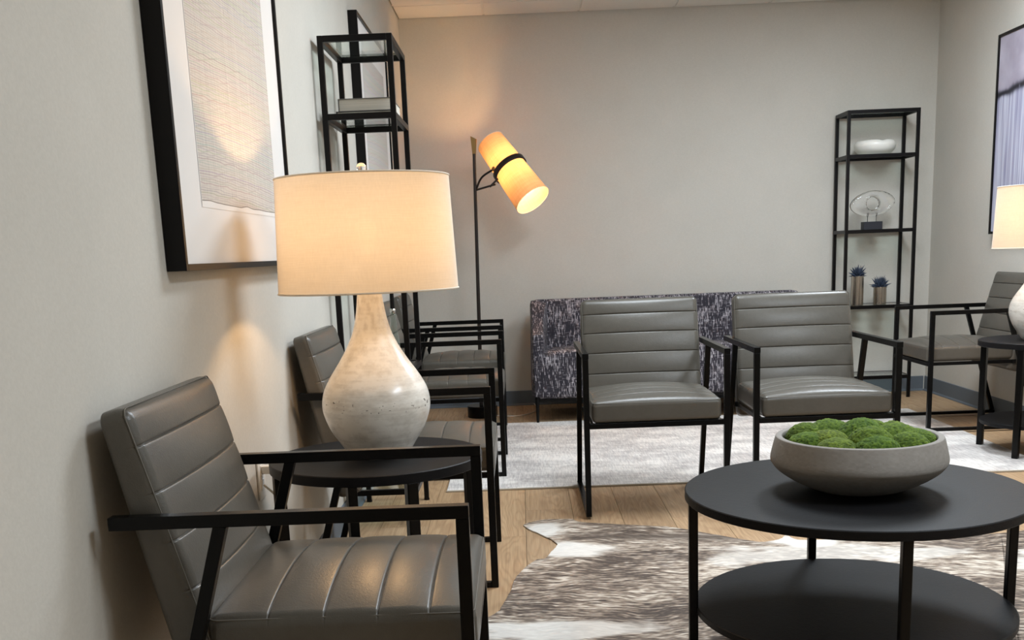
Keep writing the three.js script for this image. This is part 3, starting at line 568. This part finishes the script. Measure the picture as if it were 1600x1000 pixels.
// ------------------------------------------------------------------ framed pictures
const SIZE = 1.08;
function framed(name, label, pos, turn, art, artRect, group) {
  // local: faces +z, wall at z = 0
  const t = thing(name, label, 'picture', pos, turn, group), h = SIZE / 2, d = 0.042, f = 0.014;
  for (const s of [-1, 1]) { part('frame_bar', bx(s > 0 ? h - f : -h, s > 0 ? h : -h + f, -h, h, 0.001, d, 0.001), M.blackFrame, t); part('frame_bar', bx(-h + f, h - f, s > 0 ? h - f : -h, s > 0 ? h : -h + f, 0.001, d, 0.001), M.blackFrame, t); }
  const mat = part('mat_board', bx(-h + f, h - f, -h + f, h - f, 0.026, 0.033, 0), std({ color: rgb(226, 223, 220), roughness: 0.8 }), t);
  const [u0, u1, v0, v1] = artRect, g = new THREE.PlaneGeometry(u1 - u0, v1 - v0).translate((u0 + u1) / 2, (v0 + v1) / 2, 0.0338);
  part('print', g, std({ map: art, roughness: 0.8 }), mat);
  return t;
}
{
  // woven line pattern with a slanting lower edge
  const C = 1400, cv = document.createElement('canvas'); cv.width = cv.height = C; const x = cv.getContext('2d');
  x.fillStyle = 'rgb(226,223,220)'; x.fillRect(0, 0, C, C);
  const edge = (px) => C * 0.985 + 9 * (noise2(px * 0.008, 2) - 0.5);
  x.save(); x.beginPath(); x.moveTo(4, 0); for (let y = 0; y <= C; y += 20) x.lineTo(4 + 5 * noise2(y * 0.02, 1), y); for (let px = 0; px <= C; px += 10) x.lineTo(px, edge(px)); x.lineTo(C - 4, C); x.lineTo(C - 4, 0); x.closePath(); x.clip();
  x.fillStyle = 'rgb(196,189,181)'; x.fillRect(0, 0, C, C);
  for (let k = 0; k < 150; k++) { const y0 = k * C / 150; x.strokeStyle = `rgba(${150 + 30 * rnd() | 0},${143 + 30 * rnd() | 0},${136 + 30 * rnd() | 0},0.85)`; x.lineWidth = 1.6 + 2.4 * rnd(); x.beginPath(); for (let px = 0; px <= C; px += 14) { const y = y0 + 26 * Math.sin(px / C * 2.2 + k * 0.03) * (0.4 + 0.6 * k / 150) + 7 * (noise2(px * 0.012 + k * 0.7, k * 0.3) - 0.5); px ? x.lineTo(px, y) : x.moveTo(px, y); } x.stroke(); }
  for (let k = 0; k < 120; k++) { const x0 = k * C / 120; x.strokeStyle = `rgba(${238 + 10 * rnd() | 0},${234 + 10 * rnd() | 0},228,${(0.35 + 0.4 * rnd()).toFixed(2)})`; x.lineWidth = 1.2 + 2 * rnd(); x.beginPath(); for (let y = 0; y <= C; y += 14) { const px = x0 + 9 * (noise2(y * 0.01 + k * 0.5, k) - 0.5); y ? x.lineTo(px, y) : x.moveTo(px, y); } x.stroke(); }
  for (let k = 0; k < 26; k++) { x.strokeStyle = 'rgba(70,64,60,0.6)'; x.lineWidth = 2; const a = rnd() * C, b = rnd() * C; x.beginPath(); x.moveTo(a, b); x.lineTo(a + 3, b + 12 + 14 * rnd()); x.stroke(); }
  x.strokeStyle = 'rgba(110,104,98,0.9)'; x.lineWidth = 3; x.beginPath(); for (let px = 0; px <= C; px += 10) px ? x.lineTo(px, edge(px) - 2) : x.moveTo(px, edge(px) - 2); x.stroke(); x.restore();
  const art = new THREE.CanvasTexture(cv); art.colorSpace = THREE.SRGBColorSpace;
  const yc = 1.027 + SIZE / 2;
  framed('framed_print', 'black framed print of woven grey lines, hung above the lamp table', [XL, yc, -2.203 - SIZE / 2], Math.PI / 2, art, [-0.36, 0.38, -0.405, 0.42], 'black framed line prints');
  const C2 = 900, cv2 = document.createElement('canvas'); cv2.width = cv2.height = C2; const y = cv2.getContext('2d');
  y.fillStyle = 'rgb(196,191,185)'; y.fillRect(0, 0, C2, C2);
  for (let k = 0; k < 110; k++) { y.strokeStyle = `rgba(${150 + 40 * rnd() | 0},${146 + 40 * rnd() | 0},${140 + 40 * rnd() | 0},0.6)`; y.lineWidth = 1.5 + 2 * rnd(); y.beginPath(); for (let px = 0; px <= C2; px += 14) { const yy = k * C2 / 110 + 14 * Math.sin(px / C2 * 3 + k * 0.05) + 5 * (noise2(px * 0.015 + k, k * 0.3) - 0.5); px ? y.lineTo(px, yy) : y.moveTo(px, yy); } y.stroke(); }
  const art2 = new THREE.CanvasTexture(cv2); art2.colorSpace = THREE.SRGBColorSpace;
  framed('framed_print', 'black framed grey print hung behind the tall shelf with books', [XL, yc + 0.008, -5.012 - SIZE / 2], Math.PI / 2, art2, [-0.40, 0.40, -0.40, 0.40], 'black framed line prints');
}
{
  // abstract: lilac sky over a dark broken line, pale drips below
  const W = 1024, art = tex(W, W, (u, v) => {                       // v = 0 at the bottom
    const n = fbm(u * 5, v * 5, 5), h = 0.71 + 0.05 * (fbm(u * 4, 2, 4) - 0.5) + 0.10 * u, s = fbm(u * 90, v * 3, 3), d = v - h;
    let c = d > 0 ? mix3([132, 124, 138], [180, 174, 188], clamp(n * 1.6 - 0.3 + d)) : mix3([136, 134, 160], [196, 198, 212], clamp(s * 1.7 - 0.35));
    if (d > 0) c = mix3(c, [70, 64, 78], 0.85 * (1 - sstep(0.3, 0.55, n + d * 3.2 + 0.05)));
    c = mix3(c, [26, 24, 34], Math.exp(-((d / (0.006 + 0.02 * fbm(u * 20, v * 4, 3))) ** 2)) * (0.4 + 0.6 * sstep(0.35, 0.5, fbm(u * 14, v * 9, 3))));
    return c;
  }, true, false);
  framed('framed_painting', 'black framed lilac and charcoal abstract print beside the lit lamp', [XR, 1.573, -6.289 + SIZE / 2], -Math.PI / 2, art, [-0.525, 0.525, -0.525, 0.525]);
}

// ------------------------------------------------------------------ outlets and cords
function outlet(label, pos, turn) {
  const t = thing('wall_outlet', label, 'outlet', pos, turn, 'white wall outlets');
  part('plate', bx(-0.036, 0.036, -0.058, 0.058, 0.0005, 0.006, 0.002), M.white, t);
  for (const y of [-0.02, 0.02]) part('socket', bx(-0.016, 0.016, y - 0.014, y + 0.014, 0.005, 0.0075, 0.001), M.white, t);
  return t;
}
outlet('white wall outlet with plugged lamp cord beside the leather armchair', [XL, 0.47, -2.80], Math.PI / 2);
{
  const t = thing('lamp_cord', 'pale lamp cord plugged into the wall outlet behind the armchair', 'cord');
  part('plug', bx(XL + 0.0076, XL + 0.034, 0.480, 0.502, -2.812, -2.788, 0.003), M.white, t);
  part('cable', tube([[XL + 0.034, 0.491, -2.80], [XL + 0.075, 0.50, -2.79], [-0.60, 0.527, -2.76], [-0.55, 0.5345, -2.72], [-0.49, 0.5345, -2.715], [-0.470, 0.5345, -2.725]], 0.003, 70, 6), M.cord, t);
  const t2 = thing('charger_cord', 'pale cord with inline switch block hanging by the armchair', 'cord');
  part('cable', tube([[XL + 0.012, 0.45, -2.79], [XL + 0.05, 0.42, -2.76], [XL + 0.055, 0.36, -2.70], [XL + 0.05, 0.30, -2.66]], 0.003, 50, 6), M.cord, t2);
  part('switch_block', bx(XL + 0.035, XL + 0.062, 0.24, 0.305, -2.675, -2.645, 0.004), M.white, t2);
  part('cable', tube([[XL + 0.048, 0.245, -2.66], [XL + 0.045, 0.12, -2.65], [XL + 0.05, 0.02, -2.62], [XL + 0.07, 0.004, -2.5]], 0.003, 50, 6), M.cord, t2);
  const t3 = thing('lamp_cord', 'cord running down the wall behind the side table by the abstract print', 'cord');
  part('cable', tube([[2.56, 0.5435, -5.05], [2.70, 0.5435, -5.08], [2.738, 0.50, -5.20], [2.742, 0.36, -5.42], [2.740, 0.2, -5.45], [2.725, 0.06, -5.40], [2.66, 0.004, -5.30]], 0.0035, 90, 6), M.cord, t3);
}
renderer.render(scene, camera);
